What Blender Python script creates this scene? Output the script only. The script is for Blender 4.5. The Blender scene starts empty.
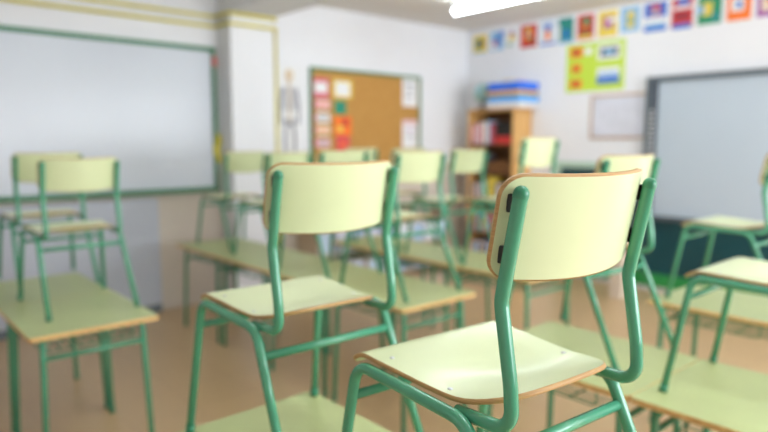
import bpy, bmesh, math, random
from mathutils import Vector, Matrix, Quaternion
random.seed(7)
R = math.radians
col = bpy.context.scene.collection
scn = bpy.context.scene

# ------------------------------------------------------------------ camera
YAW, PITCH, HC = 48.8, 6.65, 1.64
cd = bpy.data.cameras.new('camera')
cam = bpy.data.objects.new('camera', cd); col.objects.link(cam)
cd.sensor_fit = 'HORIZONTAL'; cd.sensor_width = 42.6667; cd.lens = 35.0
cd.clip_start = 0.05; cd.clip_end = 100
cam.location = (0, 0, HC)
# forward azimuth (from +X) is YAW degrees: rotate from +Y
cam.rotation_euler = (R(90 - PITCH), 0, R(YAW - 90))
cd.dof.use_dof = True; cd.dof.focus_distance = 1.06; cd.dof.aperture_fstop = 2.0
scn.camera = cam

# ------------------------------------------------------------------ world, view, big lights
w = bpy.data.worlds.new('world'); scn.world = w; w.use_nodes = True
bg = w.node_tree.nodes['Background']; bg.inputs[0].default_value = (.80, .88, 1, 1); bg.inputs[1].default_value = 2.0
scn.view_settings.view_transform = 'Standard'; scn.view_settings.look = 'None'
scn.view_settings.gamma = 1; scn.view_settings.exposure = 0.68

ROOM_L, ROOM_R, ROOM_B, ROOM_F, ROOM_H = -1.7, 6.79, -2.6, 6.0, 3.17
WINDOWS = [(1.5, 3.0), (3.3, 4.85), (5.1, 6.65)]     # in the rear wall
WZ0, WZ1 = 0.95, 2.75

def area(name, loc, rot, sx, sy, power, color):
    l = bpy.data.lights.new(name, 'AREA'); l.shape = 'RECTANGLE'; l.size = sx; l.size_y = sy
    l.energy = power; l.color = color
    o = bpy.data.objects.new(name, l); col.objects.link(o); o.location = loc; o.rotation_euler = rot
    return o
for a, b in WINDOWS:   # daylight through the rear windows
    area('window_daylight', ((a + b) / 2, ROOM_B - .05, (WZ0 + WZ1) / 2), (R(90), 0, 0), b - a - .1, WZ1 - WZ0 - .1, 50, (.94, .97, 1))

# ------------------------------------------------------------------ materials
def srgb(r, g, b):
    f = lambda c: (c / 255 / 12.92) if c / 255 <= .04045 else ((c / 255 + .055) / 1.055) ** 2.4
    return (f(r), f(g), f(b), 1)
MATS = {}
def mat(name, rgb, rough=.5, noise=.06, scale=8., bump=0., metal=0., coat=0., emit=0., stretch=None, rgb2=None, spec=.5):
    if name in MATS: return MATS[name]
    m = bpy.data.materials.new(name); m.use_nodes = True; nt = m.node_tree; N = nt.nodes; L = nt.links
    b = N['Principled BSDF']; c = srgb(*rgb)
    tc = N.new('ShaderNodeTexCoord'); mp = N.new('ShaderNodeMapping'); L.new(tc.outputs['Object'], mp.inputs[0])
    if stretch: mp.inputs['Scale'].default_value = stretch
    nz = N.new('ShaderNodeTexNoise'); nz.inputs['Scale'].default_value = scale; nz.inputs['Detail'].default_value = 4
    L.new(mp.outputs[0], nz.inputs['Vector'])
    rp = N.new('ShaderNodeValToRGB'); rp.color_ramp.elements[0].position = .3; rp.color_ramp.elements[1].position = .7
    d = rgb2 and srgb(*rgb2)
    rp.color_ramp.elements[0].color = d or tuple(x * (1 - noise) for x in c[:3]) + (1,)
    rp.color_ramp.elements[1].color = c if d else tuple(min(1, x * (1 + noise)) for x in c[:3]) + (1,)
    L.new(nz.outputs[0], rp.inputs[0]); L.new(rp.outputs[0], b.inputs['Base Color'])
    b.inputs['Roughness'].default_value = rough; b.inputs['Metallic'].default_value = metal
    b.inputs['Specular IOR Level'].default_value = spec
    if coat: b.inputs['Coat Weight'].default_value = coat; b.inputs['Coat Roughness'].default_value = .12
    if bump:
        bp = N.new('ShaderNodeBump'); bp.inputs['Strength'].default_value = bump; bp.inputs['Distance'].default_value = .002
        L.new(nz.outputs[0], bp.inputs['Height']); L.new(bp.outputs[0], b.inputs['Normal'])
    if emit:
        b.inputs['Emission Color'].default_value = c; b.inputs['Emission Strength'].default_value = emit
    MATS[name] = m; return m
LAM  = mat('green_laminate', (210, 219, 175), .30, .03, 5, bump=.02, coat=.1, spec=.42)
LAMT = mat('desk_laminate', (184, 193, 136), .36, .04, 6, bump=.03)
PLY  = mat('plywood_edge', (198, 160, 104), .5, .0, 3, stretch=(3, 3, 160), rgb2=(160, 118, 68))
EDGE = mat('beech_edge', (232, 192, 126), .45, .0, 6, stretch=(1, 8, 8), rgb2=(212, 166, 102))
PAINT= mat('green_paint', (74, 154, 120), .22, .05, 9, coat=.4)
CAPM = mat('green_plastic', (50, 130, 96), .35, .04, 20)
BLACK= mat('black_rubber', (22, 24, 26), .5, .1, 30)
STEEL= mat('rivet_steel', (205, 208, 210), .3, .03, 30, metal=.8)
WALL = mat('wall_paint', (235, 236, 241), .7, .012, 3, bump=.05)
DADO = mat('beige_dado_paint', (208, 198, 186), .55, .03, 2, bump=.05)
CEIL = mat('ceiling_paint', (226, 222, 218), .8, .015, 2, bump=.05)
WHITE= mat('white_plastic', (232, 234, 236), .4, .02, 6)
BOARD= mat('whiteboard_enamel', (204, 210, 220), .24, .015, 2, spec=.5)
GFRAME=mat('green_frame', (52, 122, 80), .4, .04, 8)
YEL  = mat('yellow_conduit', (220, 208, 96), .45, .04, 8)
CORK = mat('cork', (202, 154, 84), .85, .0, 45, bump=.3, rgb2=(178, 128, 62))
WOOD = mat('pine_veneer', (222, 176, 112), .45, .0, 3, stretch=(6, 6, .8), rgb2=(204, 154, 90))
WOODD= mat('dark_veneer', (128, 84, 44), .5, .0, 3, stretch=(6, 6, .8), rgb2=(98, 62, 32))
GREY = mat('grey_aluminium', (96, 106, 114), .4, .03, 8, metal=.3)
SCREEN=mat('interactive_surface', (184, 196, 208), .35, .01, 3)
TEAL = mat('chalkboard_teal', (14, 66, 74), .4, .08, 3)
PANEL= mat('blue_grey_panel', (188, 194, 206), .45, .02, 3)
GLOBE= mat('globe_ocean', (146, 196, 222), .3, .0, 3, rgb2=(150, 176, 140))
def P(name, rgb, rough=.55): return mat('paper_' + name, rgb, rough, .03, 12)
PW=P('white',(236,236,238)); PP=P('pink',(214,92,120)); PY=P('yellow',(232,206,84)); PO=P('orange',(246,122,36))
PR=P('red',(205,52,52)); PG=P('green',(34,146,104)); PB=P('blue',(44,112,208)); PLB=P('light_blue',(142,190,226))
PC=P('cream',(230,214,190)); PD=P('dark',(84,92,108)); PLG=P('lime',(196,222,70)); PV=P('violet',(168,96,170))
PT=P('teal',(36,140,140)); PBR=P('brown',(150,84,44)); PBB=P('bright_blue',(0,112,238)); PLIL=P('pale_pink',(232,196,204))

def floor_mat():
    m = bpy.data.materials.new('floor_terrazzo'); m.use_nodes = True; nt = m.node_tree; N = nt.nodes; L = nt.links
    b = N['Principled BSDF']; tc = N.new('ShaderNodeTexCoord')
    br = N.new('ShaderNodeTexBrick'); br.offset = 0; br.inputs['Scale'].default_value = 1
    br.inputs['Brick Width'].default_value = .4; br.inputs['Row Height'].default_value = .4; br.inputs['Mortar Size'].default_value = .002
    br.inputs['Color1'].default_value = srgb(208, 176, 132); br.inputs['Color2'].default_value = srgb(204, 172, 129); br.inputs['Mortar'].default_value = srgb(180, 146, 112)
    nz = N.new('ShaderNodeTexNoise'); nz.inputs['Scale'].default_value = 60; nz.inputs['Detail'].default_value = 6
    mx = N.new('ShaderNodeMix'); mx.data_type = 'RGBA'; mx.blend_type = 'MULTIPLY'; mx.inputs[0].default_value = .18
    L.new(tc.outputs['Object'], br.inputs[0]); L.new(tc.outputs['Object'], nz.inputs[0])
    L.new(br.outputs[0], mx.inputs[6]); L.new(nz.outputs[0], mx.inputs[7]); L.new(mx.outputs[2], b.inputs['Base Color'])
    b.inputs['Roughness'].default_value = .28
    return m
FLOOR = floor_mat()

# ------------------------------------------------------------------ helpers
def link(name, bm, mats, parent=None, smooth=False, bevel=0):
    me = bpy.data.meshes.new(name); bm.normal_update(); bm.to_mesh(me); bm.free()
    for m in (mats if isinstance(mats, (list, tuple)) else [mats]): me.materials.append(m)
    if smooth:
        for p in me.polygons: p.use_smooth = True
    o = bpy.data.objects.new(name, me); col.objects.link(o)
    if parent: o.parent = parent
    if bevel:
        md = o.modifiers.new('bevel', 'BEVEL'); md.width = bevel; md.segments = 2; md.limit_method = 'ANGLE'
    return o
def box(bm, x0, x1, y0, y1, z0, z1, mi=0):
    v = [bm.verts.new(p) for p in ((x0,y0,z0),(x1,y0,z0),(x1,y1,z0),(x0,y1,z0),(x0,y0,z1),(x1,y0,z1),(x1,y1,z1),(x0,y1,z1))]
    for f in ((0,3,2,1),(4,5,6,7),(0,1,5,4),(1,2,6,5),(2,3,7,6),(3,0,4,7)):
        fc = bm.faces.new([v[i] for i in f]); fc.material_index = mi
    return v
def bx(name, dims, m, parent=None, bevel=0):
    bm = bmesh.new(); box(bm, *dims); return link(name, bm, m, parent, bevel=bevel)
def tag(o, label=None, cat=None, group=None, kind=None):
    if label: o['label'] = label
    if cat: o['category'] = cat
    if group: o['group'] = group
    if kind: o['kind'] = kind
    return o
def empty(name, loc=(0,0,0), rz=0):
    o = bpy.data.objects.new(name, None); col.objects.link(o); o.location = loc; o.rotation_euler = (0, 0, rz)
    o.empty_display_size = .1
    return o
def copy_tree(o, parent=None):
    c = o.copy(); col.objects.link(c); c.parent = parent
    for ch in list(o.children): copy_tree(ch, c)
    return c
def struct(name, dims, m, parent=None, bevel=0):
    o = bx(name, dims, m, parent, bevel)
    if not parent: o['kind'] = 'structure'
    return o
def fillet(pts, rad, n=8):
    pts = [Vector(p) for p in pts]
    if not isinstance(rad, (list, tuple)): rad = [rad] * len(pts)
    out = [pts[0]]
    for i in range(1, len(pts) - 1):
        a, b, c = pts[i-1], pts[i], pts[i+1]; u = (a - b).normalized(); v = (c - b).normalized()
        ang = u.angle(v)
        if ang > math.pi - .03: out.append(b); continue
        t = min(rad[i] / math.tan(ang / 2), (a-b).length * .49, (c-b).length * .49); r = t * math.tan(ang / 2)
        cen = b + (u + v).normalized() * (r / math.sin(ang / 2))
        s = b + u * t - cen; e = b + v * t - cen; full = s.angle(e); ax = s.cross(e).normalized()
        for k in range(n + 1): out.append(cen + Quaternion(ax, full * k / n) @ s)
    out.append(pts[-1]); return out
def tube(bm, path, r, seg=14, cap0=None, cap1=None, mi=0):
    """sweep; cap: None (open), 'flat' or 'dome'"""
    path = [Vector(p) for p in path]; rings = []
    t = (path[1] - path[0]).normalized(); n = t.orthogonal().normalized()
    def ring(c, n, b, rr):
        return [bm.verts.new(c + (n * math.cos(2*math.pi*k/seg) + b * math.sin(2*math.pi*k/seg)) * rr) for k in range(seg)]
    for i, p in enumerate(path):
        t2 = (path[min(i+1, len(path)-1)] - path[max(i-1, 0)]).normalized()
        q = t.rotation_difference(t2); n = (q @ n); n = (n - t2 * n.dot(t2)).normalized(); t = t2
        b = t.cross(n)
        if i == 0 and cap0 == 'dome':
            for k in (3, 2, 1): a = k * math.pi / 8; rings.append(ring(p - t * r * math.sin(a), n, b, r * math.cos(a)))
        rings.append(ring(p, n, b, r))
        if i == len(path) - 1 and cap1 == 'dome':
            for k in (1, 2, 3): a = k * math.pi / 8; rings.append(ring(p + t * r * math.sin(a), n, b, r * math.cos(a)))
    for A, B in zip(rings, rings[1:]):
        for k in range(seg):
            f = bm.faces.new((A[k], A[(k+1) % seg], B[(k+1) % seg], B[k])); f.material_index = mi
    if cap0: bm.faces.new(list(reversed(rings[0]))).material_index = mi
    if cap1: bm.faces.new(rings[-1]).material_index = mi
def tb(name, path, r, m, parent, caps=('flat', 'flat'), seg=14):
    bm = bmesh.new(); tube(bm, path, r, seg, *caps); o = link(name, bm, m, parent, smooth=True); return o
def sheet(bm, us, rows, func, th, nrm):
    """two-sided curved plate. rows: list of (v, half_width). func(u,v)->point; nrm(u,v)->unit normal; faces mat 0, rim mat 1"""
    T, B = [], []
    for v, hw in rows:
        tr, br = [], []
        for s in us:
            u = s * hw; p = func(u, v); n = nrm(u, v)
            tr.append(bm.verts.new(p + n * th / 2)); br.append(bm.verts.new(p - n * th / 2))
        T.append(tr); B.append(br)
    for i in range(len(rows) - 1):
        for j in range(len(us) - 1):
            f = bm.faces.new((T[i][j], T[i][j+1], T[i+1][j+1], T[i+1][j])); f.smooth = True
            f = bm.faces.new((B[i][j], B[i+1][j], B[i+1][j+1], B[i][j+1])); f.smooth = True
    rim = []
    nr, nu = len(rows), len(us)
    loop = [(0, j) for j in range(nu)] + [(i, nu-1) for i in range(1, nr)] + [(nr-1, j) for j in range(nu-2, -1, -1)] + [(i, 0) for i in range(nr-2, 0, -1)]
    # separate rim verts keep the edge crisp
    tv = [bm.verts.new(T[i][j].co) for i, j in loop]; bv = [bm.verts.new(B[i][j].co) for i, j in loop]
    R2 = []
    L = len(loop); mids = [(tv[k].co + bv[k].co) / 2 for k in range(L)]
    for k in range(L):   # rounded plywood edge
        nn = (tv[k].co - bv[k].co).normalized(); tg = (mids[(k+1) % L] - mids[k-1]).normalized(); out = tg.cross(nn)
        ci, cj = min(max(loop[k][0], 4), nr - 5), len(us) // 2
        cc = (T[ci][cj].co + B[ci][cj].co) / 2
        if out.dot(mids[k] - cc) < 0: out = -out
        R2.append([bm.verts.new(mids[k] + nn * th * .33 + out * th * .30), bm.verts.new(mids[k] - nn * th * .33 + out * th * .30)])
    for k in range(L):
        a, b = k, (k + 1) % L
        for p0, p1, q0, q1 in ((tv[a], tv[b], R2[a][0], R2[b][0]), (R2[a][0], R2[b][0], R2[a][1], R2[b][1]), (R2[a][1], R2[b][1], bv[a], bv[b])):
            f = bm.faces.new((p1, p0, q0, q1)); f.material_index = 1; f.smooth = True
def rounded_rows(v0, v1, hwf, r0, r1, n=14):
    rows = []
    K = 7
    for k in range(K):
        a = (math.pi / 2) * k / K; v = v0 + r0 * (1 - math.cos(a)); rows.append((v, hwf(v) - r0 * (1 - math.sin(a))))
    for k in range(n + 1):
        v = v0 + r0 + (v1 - r1 - v0 - r0) * k / n; rows.append((v, hwf(v)))
    for k in range(K - 1, -1, -1):
        a = (math.pi / 2) * k / K; v = v1 - r1 * (1 - math.cos(a)); rows.append((v, hwf(v) - r1 * (1 - math.sin(a))))
    return rows
US = [-1 + 2 * k / 24 for k in range(25)]

# ------------------------------------------------------------------ setting
T_ = .15
struct('floor', (ROOM_L - T_, ROOM_R + T_, ROOM_B - T_, ROOM_F + T_, -.1, 0), FLOOR)
struct('ceiling', (ROOM_L - T_, ROOM_R + T_, ROOM_B - T_, ROOM_F + T_, ROOM_H, ROOM_H + .1), CEIL)
DZ = 1.36
def wall_obj(name, parts):
    bm = bmesh.new()
    for p in parts: box(bm, *p[0], mi=p[1])
    o = link(name, bm, [WALL, DADO]); o['kind'] = 'structure'
wall_obj('wall_front', [((ROOM_L, ROOM_R, ROOM_F, ROOM_F + T_, 0, DZ), 1), ((ROOM_L, ROOM_R, ROOM_F, ROOM_F + T_, DZ, ROOM_H), 0)])
wall_obj('wall_right', [((ROOM_R, ROOM_R + T_, ROOM_B, ROOM_F + T_, 0, ROOM_H), 0)])
wall_obj('wall_left', [((ROOM_L - T_, ROOM_L, ROOM_B, ROOM_F + T_, 0, DZ), 1), ((ROOM_L - T_, ROOM_L, ROOM_B, ROOM_F + T_, DZ, ROOM_H), 0)])
rear = [((ROOM_L, ROOM_R, ROOM_B - T_, ROOM_B, 0, WZ0), 1), ((ROOM_L, ROOM_R, ROOM_B - T_, ROOM_B, WZ1, ROOM_H), 0)]
px = ROOM_L
for a, b in WINDOWS: rear.append(((px, a, ROOM_B - T_, ROOM_B, WZ0, WZ1), 0)); px = b
rear.append(((px, ROOM_R, ROOM_B - T_, ROOM_B, WZ0, WZ1), 0))
wall_obj('wall_rear', rear)
for i, (a, b) in enumerate(WINDOWS):
    bm = bmesh.new(); y0, y1 = ROOM_B - .12, ROOM_B - .07
    for c in ((a, a+.05), ((a+b)/2-.03, (a+b)/2+.03), (b-.05, b)): box(bm, c[0], c[1], y0, y1, WZ0, WZ1)
    for c in ((WZ0, WZ0+.05), (WZ1-.05, WZ1)): box(bm, a, b, y0, y1, c[0], c[1])
    o = link('window_%d' % (i+1), bm, WHITE); o['kind'] = 'structure'
# pillar and ceiling beam running back from it
struct('wall_pillar', (3.02, 3.50, 5.72, ROOM_F, 0, 2.90), WALL)
struct('ceiling_beam', (3.02, 3.50, ROOM_B, ROOM_F, 2.90, ROOM_H), WALL)

# yellow conduits: two runs along the front wall, round the pillar, one drop
def conduit(z, y, name, label, drop):
    root = empty(name, (0, 0, 0)); r = .017
    xe = 3.535 if drop else 3.53
    pts = [(ROOM_L + .03, ROOM_F-.022, z), (2.99, ROOM_F-.022, z), (2.99, 5.695, z), (xe, 5.695, z)]
    pts.append((xe, ROOM_F-.022, z))
    bm = bmesh.new(); tube(bm, fillet(pts, .03, 5), r, 10, 'flat', 'flat'); link('pipe_run', bm, YEL, root, True)
    if drop:
        tb('pipe_drop', [(3.535, 5.735, z), (3.535, 5.735, .0)], r, YEL, root, seg=10)
    tag(root, label, 'pipe', 'yellow conduits on the front wall')
    return root
conduit(2.885, 0, 'conduit', 'upper of the two yellow wall conduits, level above the whiteboard', False)
conduit(2.79, 0, 'conduit', 'lower yellow wall conduit that turns down the edge of the pillar', True)

# ------------------------------------------------------------------ front wall objects
def framed(name, x0, x1, z0, z1, y, fw, surf, frame, ft=.03, surfname='board_surface'):
    root = empty(name, ((x0+x1)/2, y, z0)); cx = (x0+x1)/2
    bx(surfname, (x0-cx+fw*.5, x1-cx-fw*.5, -.016, 0, fw*.5, z1-z0-fw*.5), surf, root)
    bm = bmesh.new(); a, b, h = x0-cx, x1-cx, z1-z0
    box(bm, a, b, -ft, 0, 0, fw); box(bm, a, b, -ft, 0, h-fw, h); box(bm, a, a+fw, -ft, 0, fw, h-fw); box(bm, b-fw, b, -ft, 0, fw, h-fw)
    link('frame', bm, frame, root, bevel=.004)
    return root
wbd = framed('whiteboard', -.55, 2.985, 1.15, 2.585, ROOM_F, .045, BOARD, GFRAME)
bx('pen_tray', (-1.75, 1.75, -.09, -.03, 0, .03), GFRAME, wbd, .004)
tag(wbd, 'large white enamel whiteboard with green frame on the front wall', 'whiteboard')
tag(bx('board_magnet', (2.945, 2.985, 5.955, 5.97, 2.40, 2.49), mat('magnet_red', (226, 96, 90), .4)), 'small pink-red magnet on the right frame of the whiteboard', 'magnet')
bm = bmesh.new()
box(bm, 2.955, 3.0, 5.94, 5.967, 1.62, 1.72); box(bm, 2.935, 2.985, 5.94, 5.967, 1.5, 1.62); box(bm, 2.96, 3.0, 5.94, 5.967, 1.44, 1.5)
tag(link('hanging_ribbon', bm, mat('ribbon_yellow', (232, 214, 30), .6), bevel=.01), 'bright yellow ribbon hanging on the right frame of the whiteboard', 'ribbon')
pn = empty('wall_cabinet', (1.0, ROOM_F, .08))
bx('cabinet_body', (-2.3, 1.33, -.06, 0, 0, 1.03), PANEL, pn, .005)
bx('cabinet_plinth', (-2.3, 1.33, -.05, 0, -.08, 0), GREY, pn)
tag(pn, 'pale blue-grey flat panel cover below the whiteboard', 'panel')

cb = framed('cork_board', 4.13, 5.87, 1.22, 2.49, ROOM_F, .035, CORK, GFRAME, surfname='cork_surface')
tag(cb, 'brown cork notice board in green frame on the front wall', 'notice board')
def card(name, x0, x1, z0, z1, y, base, marks, label, cat, group=None, along='x', th=.003):
    """flat printed paper: base sheet plus printed areas (u0,u1,v0,v1,material)"""
    bm = bmesh.new(); ms = [base]; W, H = x1 - x0, z1 - z0
    def put(u0, u1, v0, v1, d, mi):
        if along == 'x': box(bm, u0, u1, -d, 0, v0, v1, mi)
        else: box(bm, -d, 0, u0, u1, v0, v1, mi)
    put(0, W, 0, H, th, 0)
    for k, (a, b, c, d, m) in enumerate(marks):
        if m not in ms: ms.append(m)
        put(a*W, b*W, c*H, d*H, th + .0006 * (1 + k), ms.index(m))
    o = link(name, bm, ms); o.location = (x0, y, z0) if along == 'x' else (y, x0, z0)
    return tag(o, label, cat, group)
YC = ROOM_F - .016
gp = 'papers pinned to the cork board'
card('pinned_card', 4.165, 4.39, 2.15, 2.37, YC, PP, [(.12,.9,.25,.8,PW)], 'white card with crimson border, top left on the cork board', 'card', gp)
for i, (zt, c, t) in enumerate([(2.125, PLIL, 'pale pink strip just under the crimson-bordered card'), (1.975, PW, 'white strip of paper, second below the crimson-bordered card'), (1.835, PC, 'cream strip of paper, third below the crimson-bordered card'), (1.685, PLIL, 'pale pink strip of paper, lowest of the left column on the cork board')]):
    card('paper_strip', 4.175, 4.40, zt-.10, zt, YC, c, [(0,.14,0,1,PR),(.25,.9,.4,.6,PD if i%2 else PO)], t, 'paper', gp)
card('pinned_card', 4.45, 4.73, 2.16, 2.37, YC, PY, [(.12,.88,.1,.88,PW)], 'white sheet with yellow border beside the crimson card', 'card', gp)
card('pinned_card', 4.47, 4.64, 1.97, 2.125, YC, PG, [(.3,.7,.3,.7,PT)], 'green paper square below the yellow-bordered sheet', 'paper', gp)
card('pinned_card', 4.46, 4.72, 1.72, 1.95, YC, PO, [(.2,.5,.2,.5,PY),(.5,.8,.5,.9,PR)], 'orange paper picture in the second column of the cork board', 'paper', gp)
card('pinned_card', 4.49, 4.69, 1.54, 1.71, YC, P('coral',(226,70,88)), [(.2,.8,.35,.6,PO)], 'coral red paper below the orange picture on the cork board', 'paper', gp)
card('pinned_sheet', 5.55, 5.82, 2.10, 2.45, YC, PW, [(.15,.85,.75,.8,PD),(.15,.85,.55,.58,PD),(.15,.7,.35,.38,PD)], 'upper white printed sheet at the right edge of the cork board', 'paper', gp)
card('pinned_sheet', 5.55, 5.82, 1.57, 1.93, YC, PW, [(0,1,.84,1,PLIL),(.15,.85,.62,.66,PV),(.15,.85,.4,.43,PD)], 'lower white sheet with pink head at the right edge of the cork board', 'paper', gp)

# paper skeleton on the wall
sk = empty('paper_skeleton', (3.86, ROOM_F, 1.50))
card_bm = bmesh.new(); box(card_bm, -.13, .13, -.002, 0, -.02, .98); link('backing_sheet', card_bm, PW, sk)
BONE = mat('bone_print', (226, 206, 178), .6, .05); INK = mat('ink_print', (124, 124, 138), .6, .1)
bm = bmesh.new(); bmesh.ops.create_uvsphere(bm, u_segments=14, v_segments=10, radius=1); bmesh.ops.scale(bm, vec=(.055, .008, .065), verts=bm.verts)
bmesh.ops.translate(bm, vec=(0, -.008, .875), verts=bm.verts); box(bm, -.022, .022, -.014, -.004, .80, .835); link('skull', bm, BONE, sk, True)
bm = bmesh.new()
for k in range(7):
    z = .72 - k*.036; hw = .075 + .028*math.sin(k/6*math.pi)
    tube(bm, fillet([(-.006,-.008,z+.01),(-hw,-.008,z+.012),(-hw,-.008,z-.014)], .012, 3), .0055, 6, 'flat', 'flat'); tube(bm, fillet([(.006,-.008,z+.01),(hw,-.008,z+.012),(hw,-.008,z-.014)], .012, 3), .0055, 6, 'flat', 'flat')
link('ribcage', bm, INK, sk, True)
tb('spine', [(0,-.008,.80),(0,-.008,.36)], .011, BONE, sk, seg=8)
bm = bmesh.new(); tube(bm, fillet([(-.06,-.008,.40),(-.035,-.008,.33),(0,-.008,.35),(.035,-.008,.33),(.06,-.008,.40)], .02, 4), .014, 8, 'flat', 'flat'); link('pelvis', bm, INK, sk, True)
for s in (-1, 1):
    tb('arm', fillet([(s*.095,-.008,.74),(s*.122,-.008,.54),(s*.115,-.008,.34)], .02), .009, INK, sk, seg=8)
    tb('leg', fillet([(s*.05,-.008,.33),(s*.065,-.008,.17),(s*.055,-.008,.01)], .02), .012, INK, sk, seg=8)
tag(sk, 'paper skeleton poster on the front wall between pillar and cork board', 'poster')

# ------------------------------------------------------------------ right wall objects
XC = ROOM_R
CARDS = [
 (5.63,5.89,2.85,3.10,PY,[(.2,.6,.25,.75,PT),(.3,.8,.4,.6,PBR),(0,1,0,.06,PLB)],'yellow picture card, first in the row from the room corner'),
 (5.35,5.59,2.85,3.11,PLB,[(.15,.5,.1,.5,PW),(.3,.75,.3,.6,PB),(.6,.95,.65,.95,PB),(.25,.5,.3,.5,PP)],'light blue picture card beside the yellow corner card'),
 (5.14,5.31,2.88,3.12,PW,[(.2,.8,.35,.6,PY),(.3,.7,.6,.8,PV),(.1,.5,.05,.2,PG)],'narrow white picture card with a yellow patch'),
 (4.83,5.10,2.83,3.13,PR,[(.25,.75,.3,.7,PO),(.35,.6,.4,.85,PY),(.5,.85,.15,.45,PBR),(.4,.55,.5,.65,PB)],'red picture card with orange figure, fourth from the corner'),
 (4.57,4.79,2.84,3.13,PLB,[(.1,.9,.1,.9,PW),(.35,.65,.2,.75,PO),(.3,.7,.6,.85,PB),(0,1,0,.1,PB)],'pale blue card with an orange and blue figure'),
 (4.31,4.54,2.83,3.14,PT,[(.3,.8,.35,.75,PG),(.4,.65,.2,.6,PB),(0,1,0,.09,PLB),(0,.14,.1,.7,PW)],'teal green picture card left of the crimson one'),
 (4.04,4.28,2.83,3.14,PR,[(.2,.8,.2,.8,PBR),(.35,.6,.45,.7,PO),(.1,.9,.08,.2,PY),(.4,.7,.6,.85,PG)],'crimson picture card with brown middle above the lime poster'),
 (3.75,4.01,2.83,3.14,PY,[(.3,.75,.35,.75,PV),(.35,.6,.5,.65,PP),(.5,.95,.55,.7,PW)],'yellow picture card with violet figure above the lime poster'),
 (3.49,3.73,2.83,3.14,PLB,[(.35,.7,.25,.8,PY),(.45,.6,.4,.6,PT),(.05,.95,.0,.1,PW)],'light blue card with a yellow figure in its middle'),
 (3.19,3.46,2.82,3.14,PB,[(.05,.95,.2,.5,PW),(.1,.9,.2,.3,PLB),(.3,.7,.55,.9,PR),(.35,.6,.6,.75,PLB)],'blue picture card with a broad white band across it'),
 (2.92,3.16,2.82,3.14,PR,[(.1,.9,.0,.16,PB),(.2,.8,.3,.5,P('maroon',(140,30,50))),(.1,.95,.62,.72,PW),(.3,.8,.75,.95,PB)],'red picture card with blue foot and a white stripe'),
 (2.64,2.89,2.82,3.14,PG,[(.2,.6,.3,.7,PY),(.0,.3,.4,.6,PLB),(.6,.9,.1,.4,PT)],'green picture card with yellow patch above the dark-framed board'),
 (2.37,2.61,2.82,3.14,PO,[(.2,.7,.3,.7,PW),(.4,.6,.4,.6,PB)],'orange picture card, second to last on the right wall'),
 (2.09,2.34,2.82,3.14,PV,[(.2,.7,.2,.7,PC),(.4,.6,.4,.6,PR)],'violet picture card, last in the row at the right'),
]
for a, b, c, d, m, marks, lab in CARDS:
    mk = [(1-u1, 1-u0, v0, v1, mm) for (u0, u1, v0, v1, mm) in marks]   # u runs away from the corner
    card('picture_card', a, b, c, d, XC, PW, [(.04,.96,.03,.97,m)] + mk, lab, 'picture card', 'picture cards in a row under the ceiling', along='y')
MK = [(.72,.93,.72,.93,PO),(.74,.90,.40,.58,PO),(.72,.92,.08,.26,PO),(.78,.88,.78,.88,PBR),(.78,.86,.12,.22,PBR),(.78,.86,.44,.5,PBR),(.55,.68,.76,.9,PW),
      (.08,.45,.62,.92,PW),(.12,.40,.68,.86,PD),(.18,.34,.72,.82,PLB),(.08,.45,.14,.46,PW),(.08,.45,.14,.28,PB),(.1,.42,.3,.36,PLB)]
card('lime_poster', 3.65, 4.40, 2.24, 2.80, XC, PLG, MK, 'lime green poster with small pictures on the right wall', 'poster', along='y')
def framed_x(name, y0, y1, z0, z1, fw, surf, frame, ft=.02):
    root = empty(name, (ROOM_R, (y0+y1)/2, z0)); h = (y1-y0)/2; H = z1-z0
    bx('board_surface', (-.012, 0, -h+fw*.5, h-fw*.5, fw*.5, H-fw*.5), surf, root)
    bm = bmesh.new()
    box(bm, -ft, 0, -h, h, 0, fw); box(bm, -ft, 0, -h, h, H-fw, H); box(bm, -ft, 0, -h, -h+fw, fw, H-fw); box(bm, -ft, 0, h-fw, h, fw, H-fw)
    link('frame', bm, frame, root, bevel=.003); return root
o = framed_x('small_board', 3.32, 4.05, 1.68, 2.19, .03, mat('pale_lilac', (214, 216, 228), .4), mat('oak_strip', (192, 164, 146), .5))
tag(o, 'small pale board in thin wooden frame beside the dark-framed board', 'board')
ib = framed_x('interactive_board', 1.15, 3.35, .80, 2.34, .05, SCREEN, GREY, .06)
bx('side_panel', (-.062, -.002, .985, 1.052, .05, 1.49), mat('dark_grey_panel', (70, 78, 88), .45), ib)
for k in range(11):
    bx('icon_button', (-.066, -.062, 1.005, 1.035, .64 + k*.052, .668 + k*.052), WHITE, ib)
ib.location.x = ROOM_R - .026
tag(ib, 'interactive whiteboard with dark grey frame on the right wall', 'board')
ck = framed_x('chalkboard', 1.2, 4.50, .06, 1.41, .075, TEAL, mat('chalk_frame', (176, 204, 186), .4), .022)
bx('foot_rail', (-.05, -.0, -1.65, 1.65, -.0+.0, .14), mat('grass_green', (40, 140, 70), .5), ck)
tag(ck, 'dark teal chalkboard standing low against the right wall', 'chalkboard')

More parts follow.
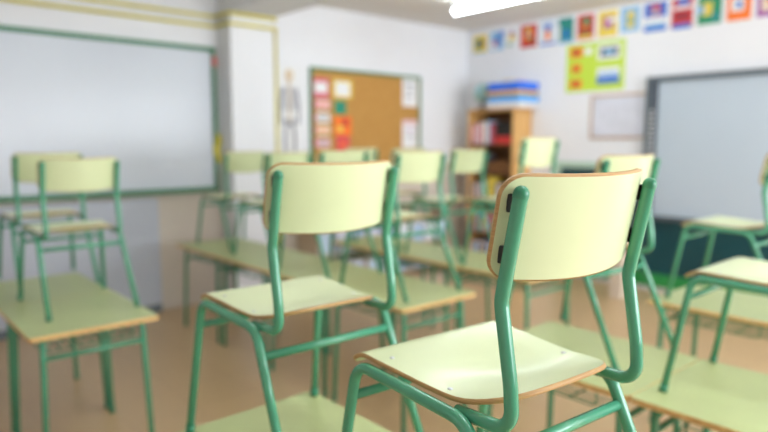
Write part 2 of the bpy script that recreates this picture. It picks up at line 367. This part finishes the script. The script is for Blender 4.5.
# ------------------------------------------------------------------ bookcase in the corner
BX0, BX1, BY0, BY1, BH = 6.42, 6.79, 4.90, 5.62, 2.04
bc = empty('bookcase', ((BX0+BX1)/2, (BY0+BY1)/2, 0)); dx, dy = (BX1-BX0)/2, (BY1-BY0)/2
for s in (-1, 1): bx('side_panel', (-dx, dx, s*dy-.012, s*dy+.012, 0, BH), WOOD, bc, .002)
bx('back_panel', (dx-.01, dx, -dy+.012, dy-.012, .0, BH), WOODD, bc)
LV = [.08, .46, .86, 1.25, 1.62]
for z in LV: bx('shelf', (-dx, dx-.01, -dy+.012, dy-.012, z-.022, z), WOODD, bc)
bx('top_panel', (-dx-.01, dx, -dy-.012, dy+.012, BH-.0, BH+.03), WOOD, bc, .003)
tag(bc, 'tall wooden bookcase in the corner with boxes on top', 'bookcase')
def book(x, y, z, t, h, d, m, label, group, axis='y', name='book'):
    root = bpy.data.objects.new(name, None)
    bm = bmesh.new()
    box(bm, -d/2, d/2, -t/2, t/2, 0, h, 0); 
    box(bm, -d/2+.004, d/2+.001, -t/2+.003, t/2-.003, .004, h+.001, 1)
    o = link(name, bm, [m, PW], bevel=.0015); o.location = (x, y, z)
    if axis == 'x': o.rotation_euler = (0, 0, R(90))
    tag(o, label, 'book', group); bpy.data.objects.remove(root); return o
cols = [(P('rose',(206,96,112)),'rose'),(PW,'white'),(PR,'red'),(PLIL,'pale pink'),(PLB,'light blue'),(PY,'yellow'),(PB,'blue'),(PC,'cream'),(PT,'teal'),(PD,'grey'),(PO,'orange'),(PV,'violet')]
def shelf_books(z, ylo, yhi, hmax, gname, seq, level):
    y = yhi; i = 0
    while True:
        t = random.uniform(.028, .05); h = hmax * random.uniform(.82, 1)
        if y - t < ylo: break
        m, c = cols[seq[i % len(seq)]]
        pos = 'far end' if i == 0 else 'place %d from the wall corner' % (i + 1)
        ords = ['nearest the room corner','second from the corner','third from the corner','fourth from the corner','fifth from the corner','sixth from the corner','seventh from the corner','eighth from the corner','ninth from the corner','tenth from the corner','eleventh from the corner','twelfth from the corner','thirteenth from the corner','fourteenth from the corner']
        book(BX0 + .15, y - t/2, z, t - .002, h, .24, m, ('%s book beside the yellow folder box, %s on its near side' % (c, ['first', 'second', 'third', 'fourth', 'fifth', 'sixth', 'seventh', 'eighth', 'ninth'][min(i, 8)])) if level == 'middle near' else '%s book on the %s bookcase shelf, %s' % (c, level, ords[min(i, 13)]), gname)
        y -= t; i += 1
shelf_books(1.62, 5.24, 5.60, .30, 'books on the top shelf of the bookcase', [0,1,0,3,1,2,1,7,4], 'top')
shelf_books(1.25, 5.36, 5.60, .26, 'books on the second shelf of the bookcase', [9,3,7,1,9], 'second')
shelf_books(.86, 5.30, 5.60, .27, 'books on the middle shelf of the bookcase', [9,7,3,9,1,7,8,5,5,0,5], 'middle')
shelf_books(.86, 4.93, 5.19, .26, 'books on the middle shelf, nearer half', [9, 1, 3, 7], 'middle near')
shelf_books(.46, 4.93, 5.60, .26, 'books on the lower shelf of the bookcase', [6,2,5,4,8,5,1,11,10], 'lower')
shelf_books(.08, 4.93, 5.60, .26, 'books on the bottom shelf of the bookcase', [7,6,1,4,3,9], 'bottom')
tag(bx('storage_box', (6.45, 6.72, 4.93, 5.20, 1.62, 1.72), PR, None, .006), 'dark red flat box on the top bookcase shelf', 'box')
MATS['paper_red']
tag(bx('storage_box', (6.45, 6.72, 4.94, 5.19, 1.72, 1.90), BLACK, None, .01), 'black box standing on the red box in the bookcase', 'box')
tag(bx('storage_box', (6.46, 6.72, 4.95, 5.33, 1.25, 1.40), WOODD, None, .006), 'brown wooden box on the second bookcase shelf', 'box')
tag(bx('folder_box', (6.43, 6.70, 5.20, 5.29, .86, 1.20), PY, None, .004), 'tall bright yellow folder box on the middle bookcase shelf', 'folder')
# stacked flat boxes on top of the bookcase
z = BH + .03
for nm, h, m, lab, off in [('storage_box', .075, P('off_white',(228,226,232)), 'white flat box, lowest of the stack on the bookcase', 0),
                      ('storage_box', .075, P('sky',(60,166,240)), 'sky blue flat box, second from the bottom on the bookcase', -.012),
                      ('storage_box', .07, P('tan',(206,158,84)), 'tan cardboard box in the stack on the bookcase', .005),
                      ('storage_box', .095, PBB, 'bright blue box, topmost large box on the bookcase', -.005)]:
    r = empty(nm, (6.58, 5.04 + off, z)); 
    bx('box_base', (-.19, .19, -.25, .25, 0, h*.55), m, r, .004); bx('lid', (-.195, .195, -.255, .255, h*.5, h-.001), m, r, .004)
    tag(r, lab, 'box', 'flat boxes stacked on the bookcase'); z += h
tag(bx('small_package', (6.5, 6.66, 4.98, 5.16, z, z+.05), PC, None, .01), 'small cream package on top of the blue box', 'package')
tag(bx('small_package', (6.52, 6.64, 4.86, 4.95, z, z+.03), PLIL, None, .01), 'small pale pink package on top of the blue box', 'package')
# globe
gl = empty('globe', (6.54, 5.49, BH+.03))
bm = bmesh.new(); bmesh.ops.create_cone(bm, cap_ends=True, segments=24, radius1=.075, radius2=.05, depth=.03); bmesh.ops.translate(bm, vec=(0,0,.015), verts=bm.verts); link('base', bm, BLACK, gl, True)
tb('stem', [(0,0,.03),(0,0,.09)], .02, BLACK, gl, seg=10)
bm = bmesh.new(); bmesh.ops.create_uvsphere(bm, u_segments=28, v_segments=18, radius=.125); bmesh.ops.translate(bm, vec=(0,0,.215), verts=bm.verts); link('sphere', bm, GLOBE, gl, True)
arc = [(0, math.cos(a)*.134, .215+math.sin(a)*.134) for a in [R(-90+180*k/14) for k in range(15)]]
tb('meridian_arc', arc, .004, STEEL, gl, seg=6)
tag(gl, 'light blue globe on black stand on top of the bookcase', 'globe')

# low shelf under the cork board
lx0, lx1, ly0, ly1, lh = 3.95, 6.1, 5.62, 6.0, .86
ls = empty('low_shelf', ((lx0+lx1)/2, (ly0+ly1)/2, 0)); hx, hy = (lx1-lx0)/2, (ly1-ly0)/2
LSM = mat('pale_shelf', (206, 186, 160), .5, .03)
for k in range(4):
    xx = -hx + .01 + k*(2*hx-.02)/3; bx('upright_panel', (xx-.01, xx+.01, -hy, hy, 0, lh), LSM, ls)
for zz in (.06, .40): bx('shelf', (-hx+.02, hx-.02, -hy, hy, zz-.02, zz), LSM, ls)
bx('top_panel', (-hx-.01, hx+.01, -hy-.01, hy, lh, lh+.025), LSM, ls, .003)
tag(ls, 'low open shelf unit below the cork board', 'shelf')
spots = []
cell = (2*hx-.02)/3
k = 0
PLZ = [(P('plastic_white',(228,232,242),.35),'white'),(P('plastic_blue',(176,198,226),.35),'light blue'),(P('plastic_lav',(206,210,232),.35),'lavender'),(P('plastic_pale',(190,212,232),.35),'pale blue')]
names = iter(['left end of the low shelf','next to the left end of the low shelf','left of the first divider','right of the first divider','in the centre bay','left of the second divider','right of the second divider','in the right bay','at the right end of the low shelf'])
for c in range(3):
    for j in range(3):
        x = lx0 + .03 + c*cell + (j+.5)*(cell-.03)/3; nm = next(names)
        for lvl, zz, hh in (('lower', .06, .24), ('upper', .40, .28)):
            m, cn = PLZ[(k*7 + c + j) % 4]; k += 1
            r = empty('storage_tray', (x, 5.80, zz))
            bx('tray_body', (-.095, .095, -.15, .15, 0, hh*.8), m, r, .006); bx('tray_lid', (-.1, .1, -.155, .155, hh*.8, hh*.86), WHITE, r, .003)
            tag(r, '%s storage tray, %s level, %s' % (cn, lvl, nm), 'storage box', 'storage trays in the low shelf')

bp = empty('paper_bin', (6.20, 3.30, 0))
bx('bin_body', (-.07, .07, -.07, .07, 0, .62), mat('beige_card', (214, 198, 180), .6), bp, .006)
bx('bin_rim', (-.075, .075, -.075, .075, .60, .64), mat('beige_card_rim', (200, 182, 160), .6), bp, .004)
tag(bp, 'slim beige box standing on the floor before the chalkboard', 'box')

# ------------------------------------------------------------------ ceiling lights
TUBE = mat('lit_tube', (238, 250, 255), .5, 0, emit=20)
def lamp(x, y, label):
    r = empty('ceiling_light', (x, y, 3.045))
    bx('housing', (-.05, .05, -.75, .75, .06, .14), WHITE, r, .006)
    tb('diffuser_tube', [(0, -.74, .0), (0, .74, .0)], .032, TUBE, r, ('dome', 'dome'))
    for s in (-1, 1): bx('end_cap', (-.03, .03, s*.66-.02, s*.66+.02, .03, .07), WHITE, r)
    tag(r, label, 'ceiling light', 'fluorescent ceiling lights'); return r
lamp(5.18, 4.00, 'fluorescent tube light on the ceiling left of the picture cards')
lamp(5.18, .7, 'added unseen fluorescent tube light nearest the rear right windows')  # out of view, added behind the visible lamp for realism and more light
lamp(2.2, 2.6, 'added unseen fluorescent tube light above the middle desks')  # unseen lamp, placed here to brighten seats and desktops
lamp(1.6, .4, 'added unseen fluorescent tube light above the nearest chair')  # added out of view, kept for the light it gives this chair

# ------------------------------------------------------------------ chair
def make_chair(T=.813):
    root = empty('school_chair')
    r = .0125
    # seat: plywood shell, laminated both sides
    hwf = lambda v: .183 + .017 * min(1, max(0, v / .30))
    def zs(u, v):
        z = .436 + .015 * v / .39 - .0115 * math.exp(-((v - .15) / .10) ** 2) * math.exp(-(u / .15) ** 2) * 1.6
        z += .018 * max(0, (.11 - v) / .11) ** 2
        if v > .335: z -= .028 * ((v - .335) / .06) ** 2
        return z
    f = lambda u, v: Vector((u, v, zs(u, v)))
    def nr(u, v):
        e = .002; return (f(u+e, v) - f(u-e, v)).cross(f(u, v+e) - f(u, v-e)).normalized()
    bm = bmesh.new()
    rows = rounded_rows(-.005, .395, hwf, .085, .022, 26)
    # rear edge bows outwards
    g = lambda u, v: f(u, v - .022 * (1 - (u/.19)**2) * max(0, (.12 - v)/.12))
    sheet(bm, US, rows, g, .010, nr); seat = link('seat', bm, [LAM, PLY], root)
    for s in (-1, 1):
        for v in (.115, .29):
            b2 = bmesh.new(); bmesh.ops.create_uvsphere(b2, u_segments=10, v_segments=6, radius=.0055); bmesh.ops.scale(b2, vec=(1, 1, .45), verts=b2.verts)
            bmesh.ops.translate(b2, vec=(s*.168, v, zs(s*.168, v) + .0055), verts=b2.verts); link('rivet', b2, STEEL, seat, True)
    # backrest: strongly curved shell, bulging to the rear between the posts
    Rb, xp, hb = .39, .184, .195
    def yp(z): return -.022 - (.034) * (z - .636) / .18
    def fb(u, v): return Vector((u, yp(v) + .027 - (math.sqrt(Rb*Rb - u*u) - math.sqrt(Rb*Rb - xp*xp)), v))
    def nb(u, v):
        e = .002; return (fb(u, v+e) - fb(u, v-e)).cross(fb(u+e, v) - fb(u-e, v)).normalized()
    bm = bmesh.new(); rows = rounded_rows(.676, .844, lambda v: hb, .032, .034, 12)
    gb = lambda u, v: fb(u, v - .012 * (1 - (u / hb) ** 2) * (.847 - v) / .17 - .004 * (1 - (u / hb) ** 2) * (v - .677) / .17)
    sheet(bm, US, rows, gb, .0125, nb); back = link('backrest', bm, [LAM, PLY], root)
    for s in (-1, 1):
        x = s * .184
        path = fillet([(x, yp(T), T), (x, -.020, .636), (x, -.044, .50), (x, -.050, .424), (x + s*.004, .075, .418)], [0, .05, .2, .052, 0], 9)
        post = tb('back_post', path, r, PAINT, root, (None, 'flat'))
        b2 = bmesh.new(); d = (Vector((0, yp(T), T)) - Vector((0, -.020, .636))).normalized()
        e0 = Vector((x, yp(T), T)); tube(b2, [e0 - d*.003, e0 + d*.003], r + .0006, 14, None, 'dome'); link('end_cap', b2, CAPM, post, True)
        for z in (.715, .80):
            b3 = bmesh.new(); yy = fb(x, z).y
            box(b3, -.0048, .0048, yp(z) - .002, yy - .003, -.015, .015)
            bmesh.ops.translate(b3, vec=(x, 0, z), verts=b3.verts)
            link('spacer_clip', b3, BLACK, post, bevel=.002)
        # bent side tube: front leg, seat rail, rear leg
        xf = s * .208
        full = fillet([(xf + s*.022, .432, .006), (xf, .360, .429), (xf, .030, .418), (xf + s*.012, -.160, .006)], [0, .05, .06, 0], 10)
        i1 = 12; i2 = 12
        fl = full[:i1]; rail = full[i1-1:len(full)-i2+1]; rl = full[-i2:]
        L1 = tb('front_leg', fl, r, PAINT, root, ('flat', None)); tb('seat_rail', rail, r, PAINT, root, (None, None)); L2 = tb('rear_leg', rl, r, PAINT, root, (None, 'flat'))
        for L_, q0, q1 in ((L1, full[0], full[1]), (L2, full[-1], full[-2])):
            dd = (q1 - q0).normalized(); tb('rubber_foot', [q0 - dd*.004, q0 + dd*.022], r + .0018, CAPM, L_)
    fy = lambda z: .432 - .073 * z / .425
    ry = lambda z: -.160 + .19 * z / .41
    tb('front_crossbar', [(-.203, fy(.355), .355), (.203, fy(.355), .355)], .0105, PAINT, root)
    tb('rear_crossbar', [(-.20, ry(.352), .352), (.20, ry(.352), .352)], .0115, PAINT, root)
    return root

DH = .745
def make_desk():
    root = empty('school_desk')
    W, D, t = .61, .735, .021
    bm = bmesh.new()
    # core with rounded corners: edge band + laminate
    rr = .02; pts = []
    for cx, cy, a0 in ((W/2-rr, D/2-rr, 0), (-W/2+rr, D/2-rr, 90), (-W/2+rr, -D/2+rr, 180), (W/2-rr, -D/2+rr, 270)):
        for k in range(6): a = R(a0 + 90*k/5); pts.append((cx + rr*math.cos(a), cy + rr*math.sin(a)))
    lo = [bm.verts.new((x, y, DH - t)) for x, y in pts]; hi = [bm.verts.new((x, y, DH - .0012)) for x, y in pts]
    top = [bm.verts.new((x*.998, y*.998, DH)) for x, y in pts]
    n = len(pts)
    for k in range(n):
        f = bm.faces.new((lo[k], lo[(k+1)%n], hi[(k+1)%n], hi[k])); f.material_index = 1
        f = bm.faces.new((hi[k], hi[(k+1)%n], top[(k+1)%n], top[k])); f.material_index = 1
    bm.faces.new(top).material_index = 0; bm.faces.new(list(reversed(lo))).material_index = 1
    link('desktop', bm, [LAMT, EDGE], root)
    r = .0145
    for s in (-1, 1):
        x = s * .235
        full = fillet([(x + s*.02, .325, .006), (x, .30, DH - t - r), (x, -.30, DH - t - r), (x + s*.02, -.325, .006)], .045, 8)
        L1 = tb('leg', full[:10], r, PAINT, root, ('flat', None)); tb('side_rail', full[9:-9], r, PAINT, root, (None, None)); L2 = tb('leg', full[-10:], r, PAINT, root, (None, 'flat'))
        for L_, q0, q1 in ((L1, full[0], full[1]), (L2, full[-1], full[-2])):
            dd = (q1 - q0).normalized(); tb('rubber_foot', [q0 - dd*.004, q0 + dd*.03], r + .002, CAPM, L_)
    for sy in (-1, 1): tb('crossbar', [(-.24, sy*.306, .615), (.24, sy*.306, .615)], .0115, PAINT, root)
    bm = bmesh.new()
    for k in range(9):
        xx = -.20 + .40*k/8
        tube(bm, fillet([(xx, -.26, DH-t-.004), (xx, -.25, .635), (xx, .24, .635), (xx, .25, DH-t-.02)], .02, 4), .003, 6, 'flat', 'flat')
    for yy in (-.25, -.08, .08, .24): tube(bm, [(-.225, yy, .631), (.225, yy, .631)], .0035, 6, 'flat', 'flat')
    for s in (-1, 1): tube(bm, fillet([(s*.225, -.2, DH-t-.012), (s*.225, -.2, .631), (s*.225, .2, .631), (s*.225, .2, DH-t-.012)], .02, 4), .0035, 6, 'flat', 'flat')
    link('book_basket', bm, PAINT, root, True)
    return root

chair0 = make_chair(); desk0 = make_desk()
DESKS = [  # x, y centre, label
 (.945, .725, 'desk under the nearest chair, first in the left column'),
 (.945, 1.463, 'green-topped desk under the wide-backed chair left of centre'),
 (.925, 3.545, 'green-topped desk at the left with its wooden corner free'),
 (.925, 4.283, 'desk behind the left desk, nearer the whiteboard'),
 (2.37, 1.41, 'desk directly behind the nearest chair, carrying a chair to the right'),
 (2.37, .672, 'near right desk joined to the one behind the nearest chair'),
 (2.56, 2.79, 'middle column desk with its pale wooden corner showing'),
 (2.55, 3.528, 'second middle column desk toward the whiteboard'),
 (2.55, 4.266, 'third middle column desk toward the pillar'),
 (2.55, 5.004, 'last middle column desk, nearest the pillar'),
 (3.77, 1.30, 'far right desk in front of the dark teal chalkboard'),
 (3.77, .56, 'desk beyond the far right one, near the right edge'),
 (3.68, 2.78, 'far column desk below the taller chair'),
 (3.68, 3.518, 'second far column desk toward the cork board'),
 (3.68, 4.256, 'third far column desk, nearest the cork board'),
]
for i, (x, y, lab) in enumerate(DESKS):
    o = desk0 if i == 0 else copy_tree(desk0)
    o.location = (x, y, 0); tag(o, lab, 'desk', 'green school desks')
CHAIRS = [  # x, y, rot, scale, label
 (.992, .638, -4, 1, 'nearest sharp chair, pale green back with black clips, on the closest desk'),
 (.994, 1.362, -1.5, 1, 'second nearest chair, wide cream-green back, left of the centre'),
 (2.475, 1.33, -4, 1, 'chair right behind the nearest chair, in front of the small framed board'),
 (2.44, .555, 1, 1, 'chair on the near right desk, its front leg at the desk seam'),
 (3.835, 1.18, 0, 1, 'chair on the far right desk before the teal chalkboard'),
 (2.595, 2.68, 0, 1, 'chair behind the second nearest one, on the desk with the pale wooden corner'),
 (2.57, 3.38, 0, 1, 'chair standing below the cork board papers, in the middle column'),
 (2.63, 4.14, 1, .975, 'chair below the paper skeleton, half hidden by the wide-backed chair'),
 (2.655, 4.86, 1, .97, 'chair in front of the white pillar, beside the whiteboard'),
 (3.735, 3.30, 0, 1, 'far chair whose back stands in front of the bookcase books'),
 (3.69, 2.62, 0, 1.10, 'taller chair in front of the bookcase side, above the others'),
 (3.78, 4.02, 0, 1, 'far chair hidden behind the chair below the cork board edge'),
 (3.78, 4.68, 0, 1, 'farthest chair before the cork board'),
 (.985, 3.59, 0, .965, 'chair on the left desk with the free corner'),
 (1.01, 4.33, 0, .985, 'chair behind the left chair, closer to the whiteboard'),
 (3.74, .50, 0, 1, 'chair at the right edge beyond the near right chair'),
]
for i, (x, y, rz, s, lab) in enumerate(CHAIRS):
    o = chair0 if i == 0 else copy_tree(chair0)
    o.location = (x, y, DH); o.rotation_euler = (0, 0, R(rz)); o.scale = (1.02 if s > 1 else 1, 1.02 if s > 1 else 1, s)
    tag(o, lab, 'chair', 'green school chairs set on the desks')
